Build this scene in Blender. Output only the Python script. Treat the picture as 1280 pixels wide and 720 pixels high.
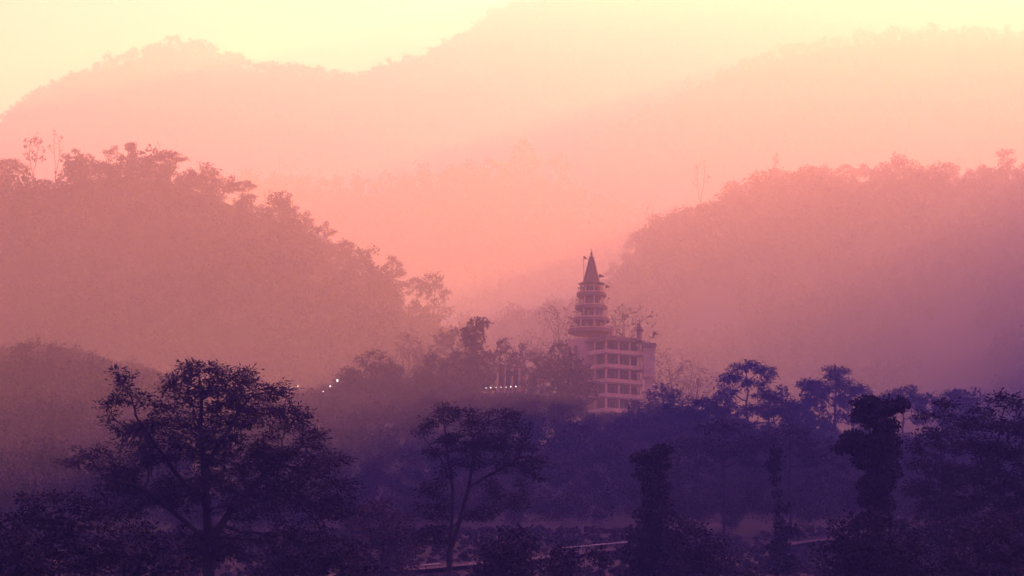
import bpy, bmesh, math, random
import numpy as np
from mathutils import Vector, Matrix

SC = bpy.context.scene
for _o in list(bpy.data.objects):
    bpy.data.objects.remove(_o)
COL = SC.collection
R = math.radians
PI = math.pi

# ------------------------------------------------------------------ camera
F = 640.0 / math.tan(R(10.0))            # focal length in photograph pixels (1280 wide)
PITCH = math.atan(540.0 / F)
cd = bpy.data.cameras.new('camera')
cam = bpy.data.objects.new('camera', cd)
COL.objects.link(cam)
cd.sensor_width = 36.0
cd.lens = 18.0 / math.tan(R(10.0))
cd.clip_start = 0.5
cd.clip_end = 30000.0
cam.location = (0, 0, 0)
cam.rotation_euler = (R(90) + PITCH, 0, 0)
SC.camera = cam

# ------------------------------------------------------------------ sky, sun, exposure
SUN_EL, SUN_AZ = 18.3, 30.5               # degrees: behind the mountains, outside the picture to the right
w = bpy.data.worlds.new('World')
SC.world = w
w.use_nodes = True
nt = w.node_tree
bg = nt.nodes['Background']
sky = nt.nodes.new('ShaderNodeTexSky')
sky.sky_type = 'NISHITA'
sky.sun_disc = False
sky.sun_elevation = R(SUN_EL)
sky.sun_rotation = R(SUN_AZ)
sky.air_density = 1.0
sky.dust_density = 2.5
sky.ozone_density = 3.0
# a violet cast overhead that warms to yellow low down, as at daybreak
geo = nt.nodes.new('ShaderNodeTexCoord')
sep = nt.nodes.new('ShaderNodeSeparateXYZ')
nt.links.new(geo.outputs['Generated'], sep.inputs['Vector'])
ramp = nt.nodes.new('ShaderNodeValToRGB')
ramp.color_ramp.elements[0].position = 0.22
ramp.color_ramp.elements[0].color = (0.22, 0.14, 0.03, 1)
ramp.color_ramp.elements[1].position = 0.5
ramp.color_ramp.elements[1].color = (0.70, 0.235, 1.38, 1)
nt.links.new(sep.outputs['Z'], ramp.inputs['Fac'])
tint = nt.nodes.new('ShaderNodeMix')
tint.data_type = 'RGBA'
tint.blend_type = 'MULTIPLY'
tint.inputs['Factor'].default_value = 1.0
nt.links.new(sky.outputs['Color'], tint.inputs[6])
nt.links.new(ramp.outputs['Color'], tint.inputs[7])
nt.links.new(tint.outputs[2], bg.inputs['Color'])
bg.inputs['Strength'].default_value = 0.031
sl = bpy.data.lights.new('sun', 'SUN')
sl.energy = 5.0
sl.angle = R(0.5)
sl.color = (1.0, 0.242, 0.076)
sun = bpy.data.objects.new('sun', sl)
COL.objects.link(sun)
sd = Vector((math.sin(R(SUN_AZ)) * math.cos(R(SUN_EL)), math.cos(R(SUN_AZ)) * math.cos(R(SUN_EL)), math.sin(R(SUN_EL))))
sun.rotation_euler = sd.to_track_quat('Z', 'Y').to_euler()
sun.location = (0, 0, 900)
SC.view_settings.view_transform = 'Standard'
SC.view_settings.look = 'None'
SC.view_settings.gamma = 1.0
SC.view_settings.use_curve_mapping = False
SC.view_settings.exposure = 3.9
HAZE = dict(density=0.00085, color=(1.0, 0.82, 0.92), g=0.46, absorb=(1, 1, 1))

cy = SC.cycles
cy.use_denoising = True
try:
    cy.denoiser = 'OPENIMAGEDENOISE'
except Exception:
    pass
cy.max_bounces = 6
cy.diffuse_bounces = 2
cy.glossy_bounces = 1
cy.transmission_bounces = 2
cy.transparent_max_bounces = 4
cy.volume_bounces = 0
cy.caustics_reflective = False
cy.caustics_refractive = False
SC.render.engine = 'CYCLES'

rng = np.random.default_rng(7)
random.seed(7)


# ------------------------------------------------------------------ helpers
def P(px, py, Y):
    """World point on the photograph's ray (px, py) at depth Y (metres north of the camera)."""
    dx, dy = (px - 640.0) / F, (360.0 - py) / F
    d = np.array([dx, math.cos(PITCH) - dy * math.sin(PITCH), math.sin(PITCH) + dy * math.cos(PITCH)])
    return d * (Y / d[1])


def m_per_px(Y):
    return Y / F


def prop(o, label=None, cat=None, group=None, kind=None):
    if label: o['label'] = label
    if cat: o['category'] = cat
    if group: o['group'] = group
    if kind: o['kind'] = kind
    return o


def empty(name, loc=(0, 0, 0), rz=0.0):
    o = bpy.data.objects.new(name, None)
    o.empty_display_size = 0.5
    COL.objects.link(o)
    o.location = loc
    o.rotation_euler = (0, 0, rz)
    return o


def mesh_obj(name, V, faces, mat, parent=None, smooth=False):
    """One mesh object out of a vertex array and a list of face groups (each an int array of n columns)."""
    me = bpy.data.meshes.new(name)
    V = np.asarray(V, dtype=np.float32)
    me.vertices.add(len(V))
    me.vertices.foreach_set('co', V.ravel())
    groups = [np.asarray(f, dtype=np.int32) for f in faces if len(f)]
    loops = np.concatenate([g.ravel() for g in groups])
    tot = np.concatenate([np.full(len(g), g.shape[1], np.int32) for g in groups])
    start = np.concatenate([[0], np.cumsum(tot)[:-1]]).astype(np.int32)
    me.loops.add(len(loops))
    me.loops.foreach_set('vertex_index', loops)
    me.polygons.add(len(tot))
    me.polygons.foreach_set('loop_start', start)
    me.polygons.foreach_set('loop_total', tot)
    if smooth:
        me.polygons.foreach_set('use_smooth', np.ones(len(tot), dtype=bool))
    me.update(calc_edges=True)
    if mat: me.materials.append(mat)
    o = bpy.data.objects.new(name, me)
    COL.objects.link(o)
    if parent: o.parent = parent
    return o


class MB:
    """Collects boxes, prisms and tubes into one mesh."""
    def __init__(self):
        self.V, self.F = [], []
        self.n = 0

    def add(self, V, faces):
        self.V.extend([tuple(v) for v in V])
        self.F.extend([tuple(i + self.n for i in f) for f in faces])
        self.n += len(V)

    def box(self, x0, x1, y0, y1, z0, z1):
        V = [(x0, y0, z0), (x1, y0, z0), (x1, y1, z0), (x0, y1, z0), (x0, y0, z1), (x1, y0, z1), (x1, y1, z1), (x0, y1, z1)]
        self.add(V, [(0, 3, 2, 1), (4, 5, 6, 7), (0, 1, 5, 4), (1, 2, 6, 5), (2, 3, 7, 6), (3, 0, 4, 7)])

    def prism(self, poly, z0, z1):
        n = len(poly)
        V = [(x, y, z0) for x, y in poly] + [(x, y, z1) for x, y in poly]
        self.add(V, [tuple(range(n))[::-1], tuple(range(n, 2 * n))] + [(i, (i + 1) % n, n + (i + 1) % n, n + i) for i in range(n)])

    def lathe(self, prof, n=16, c=(0, 0), rot=0.0):
        """Rings (r, z) from bottom to top round the vertical axis at c."""
        V, Fc = [], []
        for r, z in prof:
            for k in range(n):
                a = rot + 2 * PI * k / n
                V.append((c[0] + r * math.cos(a), c[1] + r * math.sin(a), z))
        for j in range(len(prof) - 1):
            for k in range(n):
                Fc.append((j * n + k, j * n + (k + 1) % n, (j + 1) * n + (k + 1) % n, (j + 1) * n + k))
        Fc.append(tuple(range(n))[::-1])
        Fc.append(tuple(range((len(prof) - 1) * n, len(prof) * n)))
        self.add(V, Fc)

    def tube(self, a, b, r0, r1=None, n=6):
        r1 = r0 if r1 is None else r1
        a, b = Vector(a), Vector(b)
        d = (b - a).normalized()
        u = d.orthogonal().normalized()
        v = d.cross(u)
        V = []
        for p, r in ((a, r0), (b, r1)):
            for k in range(n):
                t = 2 * PI * k / n
                V.append(p + u * (r * math.cos(t)) + v * (r * math.sin(t)))
        self.add(V, [(k, (k + 1) % n, n + (k + 1) % n, n + k) for k in range(n)] + [tuple(range(n))[::-1], tuple(range(n, 2 * n))])

    def build(self, name, mat, parent=None, smooth=False):
        me = bpy.data.meshes.new(name)
        me.from_pydata(self.V, [], self.F)
        if smooth:
            for p in me.polygons: p.use_smooth = True
        me.update()
        me.materials.append(mat)
        o = bpy.data.objects.new(name, me)
        COL.objects.link(o)
        if parent: o.parent = parent
        return o


def hash2(ix, iy, s):
    h = (ix.astype(np.int64) * 374761393 + iy.astype(np.int64) * 668265263 + s * 1442695041) & 0x7fffffff
    h = ((h ^ (h >> 13)) * 1274126177) & 0x7fffffff
    return ((h ^ (h >> 16)) & 0xffff) / 65535.0


def vnoise(x, y, s=0):
    x = np.asarray(x, float); y = np.asarray(y, float)
    ix, iy = np.floor(x), np.floor(y)
    fx, fy = x - ix, y - iy
    fx, fy = fx * fx * (3 - 2 * fx), fy * fy * (3 - 2 * fy)
    a, b = hash2(ix, iy, s), hash2(ix + 1, iy, s)
    c, d = hash2(ix, iy + 1, s), hash2(ix + 1, iy + 1, s)
    return (a * (1 - fx) + b * fx) * (1 - fy) + (c * (1 - fx) + d * fx) * fy


def fbm(x, y, s=0, o=4):
    t, a, n = 0.0, 1.0, 0.0
    for k in range(o):
        t = t + a * vnoise(x * 2 ** k, y * 2 ** k, s + k); n += a; a *= 0.5
    return t / n


# ------------------------------------------------------------------ materials
def mat(name, col, rough=0.9, var=0.25, scale=2.0, col2=None, rand=0.0, bump=0.0, spec=0.03, trans=0.0):
    """Principled material whose colour wanders between two tones with noise and, if asked, from object to object."""
    m = bpy.data.materials.new(name)
    m.use_nodes = True
    t = m.node_tree
    b = t.nodes['Principled BSDF']
    b.inputs['Roughness'].default_value = rough
    b.inputs['Specular IOR Level'].default_value = spec
    tc = t.nodes.new('ShaderNodeTexCoord')
    nz = t.nodes.new('ShaderNodeTexNoise')
    nz.inputs['Scale'].default_value = scale
    nz.inputs['Detail'].default_value = 4.0
    t.links.new(tc.outputs['Object'], nz.inputs['Vector'])
    rp = t.nodes.new('ShaderNodeValToRGB')
    c2 = col2 or tuple(c * (1 + var) for c in col)
    rp.color_ramp.elements[0].color = (*[c * (1 - var) for c in col], 1)
    rp.color_ramp.elements[1].color = (*c2, 1)
    rp.color_ramp.elements[0].position = 0.3
    rp.color_ramp.elements[1].position = 0.7
    t.links.new(nz.outputs['Fac'], rp.inputs['Fac'])
    out = rp.outputs['Color']
    if rand:
        oi = t.nodes.new('ShaderNodeObjectInfo')
        mr = t.nodes.new('ShaderNodeMapRange')
        mr.inputs['To Min'].default_value = 1 - rand
        mr.inputs['To Max'].default_value = 1 + rand
        t.links.new(oi.outputs['Random'], mr.inputs['Value'])
        mx = t.nodes.new('ShaderNodeVectorMath'); mx.operation = 'SCALE'
        t.links.new(out, mx.inputs[0]); t.links.new(mr.outputs['Result'], mx.inputs['Scale'])
        out = mx.outputs['Vector']
    t.links.new(out, b.inputs['Base Color'])
    if bump:
        bp = t.nodes.new('ShaderNodeBump')
        bp.inputs['Strength'].default_value = bump
        bp.inputs['Distance'].default_value = 0.1
        t.links.new(nz.outputs['Fac'], bp.inputs['Height'])
        t.links.new(bp.outputs['Normal'], b.inputs['Normal'])
    return m


M = {}
M['soil'] = mat('soil', (0.03, 0.024, 0.028), scale=0.03, var=0.4, bump=0.3)
M['hill'] = mat('hillside', (0.035, 0.028, 0.032), scale=0.02, var=0.4)
M['leaf'] = mat('leaf', (0.050, 0.040, 0.055), scale=0.35, var=0.35, rand=0.3)
M['leaf_dark'] = mat('leaf_dark', (0.040, 0.034, 0.045), scale=0.35, var=0.35, rand=0.25)
M['leaf_dry'] = mat('leaf_dry', (0.085, 0.055, 0.055), scale=0.35, var=0.3, rand=0.3)
M['scrub'] = mat('scrub_leaf', (0.05, 0.04, 0.045), scale=.2, var=.4)
M['forest'] = mat('forest_leaf', (0.062, 0.048, 0.053), scale=0.11, var=0.65)
M['bark'] = mat('bark', (0.060, 0.045, 0.050), scale=1.5, var=0.35)
M['bark_pale'] = mat('bark_pale', (0.11, 0.08, 0.08), scale=1.5, var=0.3)


# ------------------------------------------------------------------ terrain
def interp(pts, x):
    pts = np.array(pts, float)
    return np.interp(x, pts[:, 0], pts[:, 1])


def smooth_interp(pts, x, wdt=25.0):
    return sum(interp(pts, x + k * wdt) * wt for k, wt in ((-1, .2), (-.5, .2), (0, .2), (.5, .2), (1, .2)))


def zpix(py, Y):
    return P(640, py, Y)[2]


BASE_PROFILE = [(-400, -3), (0, -2.2), (90, -2), (180, 5), (300, 17), (420, 30), (540, 44), (620, 48), (760, 30), (1000, 10), (9000, 10)]
# crest of the knoll that carries the temple, as (photo x, photo y of bare ground) at 600 m
KNOLL = [(-700, 530), (-100, 515), (0, 506), (120, 506), (200, 525), (300, 540), (360, 532), (420, 512), (480, 505), (540, 502), (600, 501), (690, 503), (740, 530), (820, 545), (880, 555), (960, 572), (1060, 580), (1280, 585), (2000, 610)]


def ground_z(x, y):
    x = np.asarray(x, float); y = np.asarray(y, float)
    b = smooth_interp(BASE_PROFILE, y, 40)
    px = 640 + x / 600.0 * F
    k = zpix(0, 600) + (zpix(720, 600) - zpix(0, 600)) * smooth_interp(KNOLL, px, 25) / 720.0
    t = np.clip((y - 340) / 275.0, 0, 1)
    t = t * t * (3 - 2 * t)
    back = np.clip((y - 655) / 120.0, 0, 1)
    t = t * (1 - back * back * (3 - 2 * back))
    z = b * (1 - t) + k * np.clip(y, 300, 612) / 600.0 * t
    return z + (fbm(x / 40, y / 40, 3) - .5) * 3.0 * np.clip((y - 60) / 120, 0, 1)


def grid_mesh(name, xs, ys, zf, m):
    X, Y = np.meshgrid(xs, ys)
    Z = zf(X, Y)
    n = len(xs)
    i = np.arange(len(ys) - 1)[:, None] * n + np.arange(n - 1)[None, :]
    i = i.ravel()
    Fq = np.stack([i, i + 1, i + n + 1, i + n], 1)
    return mesh_obj(name, np.stack([X.ravel(), Y.ravel(), Z.ravel()], 1), [Fq], m, smooth=True)


gx = np.concatenate([np.linspace(-3400, -420, 24), np.arange(-400, 401, 8.0), np.linspace(420, 3400, 24)])
gy = np.concatenate([np.linspace(-380, -20, 10), np.arange(0, 801, 8.0), np.linspace(830, 4650, 44)])
prop(grid_mesh('ground', gx, gy, ground_z, M['soil']), kind='structure')


class Hill:
    def __init__(self, name, Yc, crest, front, back, base, rough, seed, step, wander=0.0, lo=-500, hi=1780):
        self.Yc0, self.crest, self.front, self.back, self.base, self.rough, self.seed, self.wander = Yc, crest, front, back, base, rough, seed, wander
        self.x0, self.x1 = (lo - 640) / F * Yc, (hi - 640) / F * Yc
        xs = np.arange(self.x0, self.x1 + step, step)
        ys = np.arange(Yc - front - wander, Yc + back + wander, step)
        prop(grid_mesh(name, xs, ys, self.z, M['hill']), kind='structure')

    def yc(self, x):
        return self.Yc0 + (vnoise(x / (self.Yc0 * .06), x * 0, self.seed + 40) - .5) * 2 * self.wander

    def crest_z(self, x):
        yc = self.yc(x)
        px = 640 + np.asarray(x) / yc * F
        py = smooth_interp(self.crest, px, 14)
        # P() is linear in py to a very good degree at this field of view
        z0, z1 = P(640, 0, 1.0)[2], P(640, 720, 1.0)[2]
        return yc * (z0 + (z1 - z0) * py / 720.0)

    def z(self, x, y):
        x = np.asarray(x, float); y = np.asarray(y, float)
        yc = self.yc(x)
        cz = self.crest_z(x)
        d = y - yc
        tf = np.clip(-d / self.front, 0, 1)
        tb = np.clip(d / self.back, 0, 1)
        t = np.where(d < 0, tf, tb)
        prof = 1 - t ** 1.15
        L = self.front * .28
        spur = (np.abs(fbm(x / L + 3, y / L * .35, self.seed, 3) - .5) * 2 - .25) * self.rough
        bump = (fbm(x / 30, y / 30, self.seed + 9, 3) - .5) * self.rough * .25
        return self.base + (cz - self.base) * prof + (spur + bump) * np.clip(t * 3, 0, 1)


HILLS = {}
HILLS['far_left'] = Hill('mountain', 2850, [(-900, 420), (-300, 300), (-60, 195), (0, 163), (40, 124), (90, 101), (150, 78), (200, 66), (240, 66), (270, 80), (320, 94), (380, 99), (440, 112), (520, 150), (700, 230), (900, 330), (1800, 400)], 1100, 900, 20, 70, 11, 22)
HILLS['far_right'] = Hill('mountain', 3150, [(-600, 480), (0, 340), (200, 215), (330, 150), (440, 112), (480, 98), (530, 86), (565, 66), (600, 46), (660, 10), (820, -28), (950, -30), (1300, -20), (1800, 0)], 1300, 900, 20, 90, 12, 24)
HILLS['third'] = Hill('mountain', 2330, [(-500, 520), (300, 420), (430, 330), (520, 262), (600, 226), (660, 208), (720, 192), (770, 168), (810, 152), (850, 133), (890, 107), (940, 88), (980, 74), (1040, 62), (1100, 54), (1200, 50), (1280, 48), (1800, 60)], 800, 700, 20, 60, 13, 18)
HILLS['middle'] = Hill('hill', 1800, [(-500, 300), (100, 255), (300, 240), (380, 238), (420, 248), (470, 248), (520, 242), (560, 236), (610, 234), (660, 238), (720, 258), (800, 290), (900, 330), (1000, 360), (1800, 500)], 620, 500, 20, 60, 14, 14)
HILLS['right'] = Hill('hill', 1250, [(-500, 520), (500, 448), (580, 440), (640, 428), (700, 408), (740, 386), (770, 345), (800, 312), (840, 292), (890, 276), (940, 256), (990, 243), (1050, 234), (1120, 229), (1200, 229), (1280, 226), (1450, 231), (1600, 229), (1800, 219), (2000, 208), (2300, 185), (2700, 160), (3200, 150)], 480, 420, 12, 42, 15, 9, hi=3300)
HILLS['left'] = Hill('hill', 900, [(-500, 290), (-40, 262), (0, 255), (40, 245), (70, 238), (110, 228), (150, 226), (200, 230), (250, 247), (300, 268), (340, 286), (380, 306), (420, 338), (460, 366), (500, 392), (540, 420), (570, 446), (600, 476), (640, 510), (700, 560), (800, 640), (1800, 760)], 270, 330, 12, 30, 16, 6)

HILLS['shade'] = Hill('hill', 800, [(1000, 900), (1180, 620), (1290, 505), (1380, 350), (1500, 170), (1700, -30), (2000, -280), (2400, -500), (2900, -600)], 170, 170, 10, 14, 18, 8, lo=1150, hi=2900)  # added hill out of view, shaped to cast shade over the near slope

# ------------------------------------------------------------------ haze
hm = bpy.data.materials.new('haze')
hm.use_nodes = True
ht = hm.node_tree
ht.nodes.remove(ht.nodes['Principled BSDF'])
pv = ht.nodes.new('ShaderNodeVolumePrincipled')
pv.inputs['Density'].default_value = HAZE['density']
pv.inputs['Color'].default_value = (*HAZE['color'], 1)
pv.inputs['Anisotropy'].default_value = HAZE['g']
if 'absorb' in HAZE:
    pv.inputs['Absorption Color'].default_value = (*HAZE['absorb'], 1)
ht.links.new(pv.outputs['Volume'], ht.nodes['Material Output'].inputs['Volume'])
hb = MB()
hb.box(-3450, 3450, -420, 4700, -12, 890)
prop(hb.build('haze', hm), kind='stuff')


# ------------------------------------------------------------------ tree making
def colonize(attr, nodes, parents, D, di, dk, rg, up=0.05, maxit=120, jit=0.12):
    """Space colonisation: branches grow from the given nodes towards the attractor points."""
    N = [np.array(p, float) for p in nodes]
    par = list(parents)
    A = np.array(attr, float)
    nd = np.full(len(A), 1e9); ni = np.zeros(len(A), int)
    kids = {}

    def update(start):
        for j in range(start, len(N)):
            d = np.linalg.norm(A - N[j], axis=1)
            m = d < nd
            nd[m] = d[m]; ni[m] = j
    update(0)
    alive = np.ones(len(A), bool)
    for it in range(maxit):
        act = alive & (nd < di)
        if not act.any():
            if not alive.any(): break
            k = np.where(alive)[0][np.argmin(nd[alive])]      # nothing in reach: send one branch out
            act = np.zeros(len(A), bool); act[k] = True
        start = len(N)
        vec = A[act] - np.array(N)[ni[act]]
        vec /= np.linalg.norm(vec, axis=1)[:, None] + 1e-9
        idx = ni[act]
        for j in np.unique(idx):
            v = vec[idx == j].sum(0)
            v = v / (np.linalg.norm(v) + 1e-9) + rg.normal(0, jit, 3) + np.array([0, 0, up])
            v /= np.linalg.norm(v) + 1e-9
            q = N[j] + v * D
            if any(np.linalg.norm(q - N[c]) < D * .35 for c in kids.get(j, ())):
                continue
            kids.setdefault(j, []).append(len(N))
            N.append(q); par.append(int(j))
        if len(N) == start:
            alive &= ~act
            continue
        update(start)
        alive &= nd > dk
        if len(N) > 6000: break
    return np.array(N), np.array(par)


def branch_mesh(N, par, tip, e=2.2, rmax=None):
    """Radii by the pipe rule, then one tapered prism per segment."""
    n = len(N)
    acc = np.zeros(n)
    has = np.zeros(n, bool)
    for j in range(n - 1, 0, -1):
        if not has[j]: acc[j] = tip ** e
        p = par[j]
        if p >= 0:
            acc[p] += acc[j]; has[p] = True
    r = acc ** (1 / e)
    if rmax: r = np.minimum(r, rmax)
    sel = np.where(par >= 0)[0]
    Vs, Fs, off = [], [], 0
    for thick, ns in ((True, 7), (False, 4)):
        s = sel[(r[sel] > tip * 3.5) == thick]
        if not len(s): continue
        a, b = N[par[s]], N[s]
        ra, rb = np.minimum(r[par[s]], r[s] * 1.35), r[s]
        d = b - a
        L = np.linalg.norm(d, axis=1)[:, None] + 1e-9
        d = d / L
        ref = np.where(np.abs(d[:, 2:3]) < .9, [[0, 0, 1.0]], [[1.0, 0, 0]])
        u = np.cross(d, ref); u /= np.linalg.norm(u, axis=1)[:, None]
        v = np.cross(d, u)
        t = 2 * PI * np.arange(ns) / ns
        ring = u[:, None] * np.cos(t)[None, :, None] + v[:, None] * np.sin(t)[None, :, None]
        b2 = b + d * (rb[:, None] * .5)
        V = np.concatenate([a[:, None] + ring * ra[:, None, None], b2[:, None] + ring * rb[:, None, None]], 1)
        base = off + np.arange(len(s))[:, None] * 2 * ns
        k = np.arange(ns)
        Fq = np.stack([base + k, base + (k + 1) % ns, base + ns + (k + 1) % ns, base + ns + k], -1).reshape(-1, 4)
        Vs.append(V.reshape(-1, 3)); Fs.append(Fq); off += len(s) * 2 * ns
    return np.concatenate(Vs), Fs, r, has


def leaf_quads(C, D, L, W, rg, flat=0.5):
    """Diamond-shaped leaves at C along D; flat = how level they lie."""
    n = len(C)
    D = D / (np.linalg.norm(D, axis=1)[:, None] + 1e-9)
    nrm = rg.normal(0, 1, (n, 3)) * (1 - flat) + np.array([0, 0, 1.0]) * flat
    S = np.cross(D, nrm); S /= np.linalg.norm(S, axis=1)[:, None] + 1e-9
    l = (L * rg.uniform(.6, 1.25, n))[:, None]; wd = (W * rg.uniform(.6, 1.25, n))[:, None]
    V = np.stack([C - D * l * .5, C - D * l * .05 + S * wd * .5, C + D * l * .5, C - D * l * .05 - S * wd * .5], 1)
    return V.reshape(-1, 3), np.arange(4 * n).reshape(n, 4)


def in_ellipsoids(blobs, n, rg):
    """n points spread through a list of ellipsoids (x, y, z, rx, ry, rz), denser near their surface."""
    vol = np.array([b[3] * b[4] * b[5] for b in blobs]) ** .8
    cnt = rg.multinomial(n, vol / vol.sum())
    out = []
    for b, c in zip(blobs, cnt):
        v = rg.normal(0, 1, (c, 3)); v /= np.linalg.norm(v, axis=1)[:, None] + 1e-9
        v *= (rg.uniform(0.05, 1, c) ** .45)[:, None]
        out.append(np.array(b[:3]) + v * np.array(b[3:6]))
    return np.concatenate(out)


def leaves_on(N, par, r, has, kind, rg, per, L, W, spread, tip, keep=1.0, reach=1.6):
    tips = np.where((r < tip * reach) & (par >= 0))[0]
    tips = tips[rg.uniform(0, 1, len(tips)) < keep]
    if kind == 'tuft_end':
        tips = tips[~has[tips]]
    j = np.repeat(tips, per)
    d = N[j] - N[par[j]]
    d /= np.linalg.norm(d, axis=1)[:, None] + 1e-9
    n = len(j)
    if kind == 'spray':        # flat feathery fans, a little drooping
        off = rg.normal(0, 1, (n, 3)) * np.array([spread, spread, spread * .45])
        C = N[j] + off + d * spread * .4
        D = d * .5 + off / (spread + 1e-9) * .8 + rg.normal(0, .35, (n, 3)) * np.array([1, 1, .5]) + np.array([0, 0, -.22])
        return leaf_quads(C, D, L, W, rg, flat=.6)
    if kind == 'frond':        # long blades arching out and down
        off = rg.normal(0, .35, (n, 3)) * spread
        D = d * .8 + rg.normal(0, .55, (n, 3)) + np.array([0, 0, .1])
        D /= np.linalg.norm(D, axis=1)[:, None]
        return leaf_quads(N[j] + off + D * L * .45, D, L, W, rg, flat=.4)
    off = rg.normal(0, 1, (n, 3)) * spread * np.array([1, 1, .75])
    D = off / (spread + 1e-9) + rg.normal(0, .7, (n, 3))
    return leaf_quads(N[j] + off, D, L, W, rg, flat=.3)


def make_tree(name, blobs, trunk, seed, n_attr=350, D=.6, di=5.0, dk=1.0, tip=.03, kind='tuft', per=10, L=.5, W=.25, spread=.5,
              keep=1.0, reach=1.6, bark='bark', leaf='leaf', up=.05, jit=.12, extra=(), rmax=None, crown=True):
    """A tree standing at its own origin: an Empty with the children trunk (with its limbs) and crown (its leaves).
    trunk: list of polylines; the first starts at the ground."""
    rg = np.random.default_rng(seed)
    nodes, par = [], []
    for k, line in enumerate(trunk):
        line = [np.array(p, float) for p in line]
        if k == 0 or not nodes: prev = -1
        else: prev = int(np.argmin([np.linalg.norm(np.array(q) - line[0]) for q in nodes]))
        for i, p in enumerate(line):
            if i == 0:
                if prev < 0:
                    nodes.append(p); par.append(-1); prev = len(nodes) - 1
                continue
            a = line[i - 1]
            m = max(1, int(np.linalg.norm(p - a) / D))
            for s in range(1, m + 1):
                q = a + (p - a) * s / m + (rg.normal(0, .05 * D, 3) if s < m else 0)
                nodes.append(q); par.append(prev); prev = len(nodes) - 1
    attr = in_ellipsoids(blobs, n_attr, rg)
    N, pr = colonize(attr, nodes, par, D, di, dk, rg, up=up, jit=jit)
    V, Fs, r, has = branch_mesh(N, pr, tip, rmax=rmax)
    root = empty(name)
    mesh_obj('trunk', V, Fs, M[bark], root, smooth=True)
    if crown:
        LV, LF = leaves_on(N, pr, r, has, kind, rg, per, L, W, spread, tip, keep, reach)
        if extra:                           # dense leafy lumps wrapped round the stem (creepers)
            ex = in_ellipsoids([e[:6] for e in extra], sum(e[6] for e in extra), rg)
            EV, EF = leaf_quads(ex, rg.normal(0, 1, (len(ex), 3)), L, W, rg, flat=.3)
            LF = np.concatenate([LF, EF + len(LV)]); LV = np.concatenate([LV, EV])
        mesh_obj('crown', LV, [LF], M[leaf], root)
    return root


def dup(root, loc, s=1.0, rz=0.0, label=None, cat='tree', group=None, sz=None):
    r = root.copy(); COL.objects.link(r)
    for ch in root.children:
        c = ch.copy(); COL.objects.link(c); c.parent = r
    return stand(r, loc, s, rz, label, cat, group, sz)


def stand(r, loc, s=1.0, rz=0.0, label=None, cat='tree', group=None, sz=None):
    r.location = loc
    r.rotation_euler = (0, 0, rz)
    r.scale = (s, s, sz or s)
    if 'group' in r and not group: del r['group']
    return prop(r, label, cat, group)


# ------------------------------------------------------------------ far woods
def wood_variant(seed, n, leaf, h=11.0, rw=4.6, lumps=8, tall=1.0):
    """Leaf quads of one simple crown for the massed far woods."""
    rg = np.random.default_rng(seed)
    bl = []
    for k in range(lumps):
        a = rg.uniform(0, 2 * PI); q = rg.uniform(.2, .75) * rw
        bl.append((q * math.cos(a), q * math.sin(a), h * rg.uniform(.5, .92) * tall, *(rw * rg.uniform(.3, .5) for _ in '12'), h * rg.uniform(.10, .17)))
    bl.append((0, 0, h * .55, rw * .6, rw * .6, h * .3))
    C = in_ellipsoids(bl, n, rg)
    D = rg.normal(0, 1, (n, 3))
    V, _ = leaf_quads(C, D, leaf, leaf * .62, rg, flat=.35)
    return V


def wood(name, pts, variants, scales, rots, m):
    """One mesh of many crowns: pts (n, 3), a variant, size and turn for each."""
    out = []
    which = rng.integers(0, len(variants), len(pts))
    for k, Vv in enumerate(variants):
        s = np.where(which == k)[0]
        if not len(s): continue
        c, sn = np.cos(rots[s])[:, None], np.sin(rots[s])[:, None]
        x = Vv[None, :, 0] * c - Vv[None, :, 1] * sn
        y = Vv[None, :, 0] * sn + Vv[None, :, 1] * c
        z = np.repeat(Vv[None, :, 2], len(s), 0)
        T = np.stack([x, y, z], -1) * scales[s][:, None, None] + pts[s][:, None]
        out.append(T.reshape(-1, 3))
    V = np.concatenate(out)
    o = mesh_obj(name, V, [np.arange(len(V)).reshape(-1, 4)], m)
    return prop(o, kind='stuff')


def scatter(x0, x1, y0, y1, step, zf, keep=None):
    xs = np.arange(x0, x1, step); ys = np.arange(y0, y1, step)
    X, Y = np.meshgrid(xs, ys)
    X = X.ravel() + rng.uniform(-.45, .45, X.size) * step
    Y = Y.ravel() + rng.uniform(-.45, .45, Y.size) * step
    if keep is not None:
        k = keep(X, Y); X, Y = X[k], Y[k]
    return np.stack([X, Y, zf(X, Y)], 1)


def hill_wood(h, step, variants, smin, smax, yfront, yback, lo=-120, hi=1400, crest_scale=1.0):
    x0, x1 = (lo - 640) / F * h.Yc0, (hi - 640) / F * h.Yc0
    p = scatter(x0, x1, h.Yc0 - yfront, h.Yc0 + yback, step, h.z)
    d = p[:, 1] - h.yc(p[:, 0])
    p = p[d < yback * .7]; d = d[d < yback * .7]
    s = rng.uniform(smin, smax, len(p)) * np.where(rng.uniform(0, 1, len(p)) < .08, 1.35, 1.0)
    s = np.where(d > -25, s * crest_scale, s)
    p[:, 2] -= 1.0
    return p, s


VF = [wood_variant(100 + k, 34, 3.2, lumps=5) for k in range(4)]          # kilometres away
VM = [wood_variant(110 + k, 110, 1.7, lumps=7, tall=(1, 1.1, .9, 1.15)[k]) for k in range(4)]
VN = [wood_variant(120 + k, 330, .95, lumps=9, tall=(1, 1.15, .85, 1.05, .95)[k]) for k in range(5)]
VG = [wood_variant(140 + k, 900, .62, lumps=12, tall=(1, 1.15, .85, 1.05, .95)[k]) for k in range(5)]
VK = [wood_variant(130 + k, 520, .8, lumps=11, tall=(1, 1.15, .85, 1.05, .95)[k]) for k in range(5)]


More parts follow.
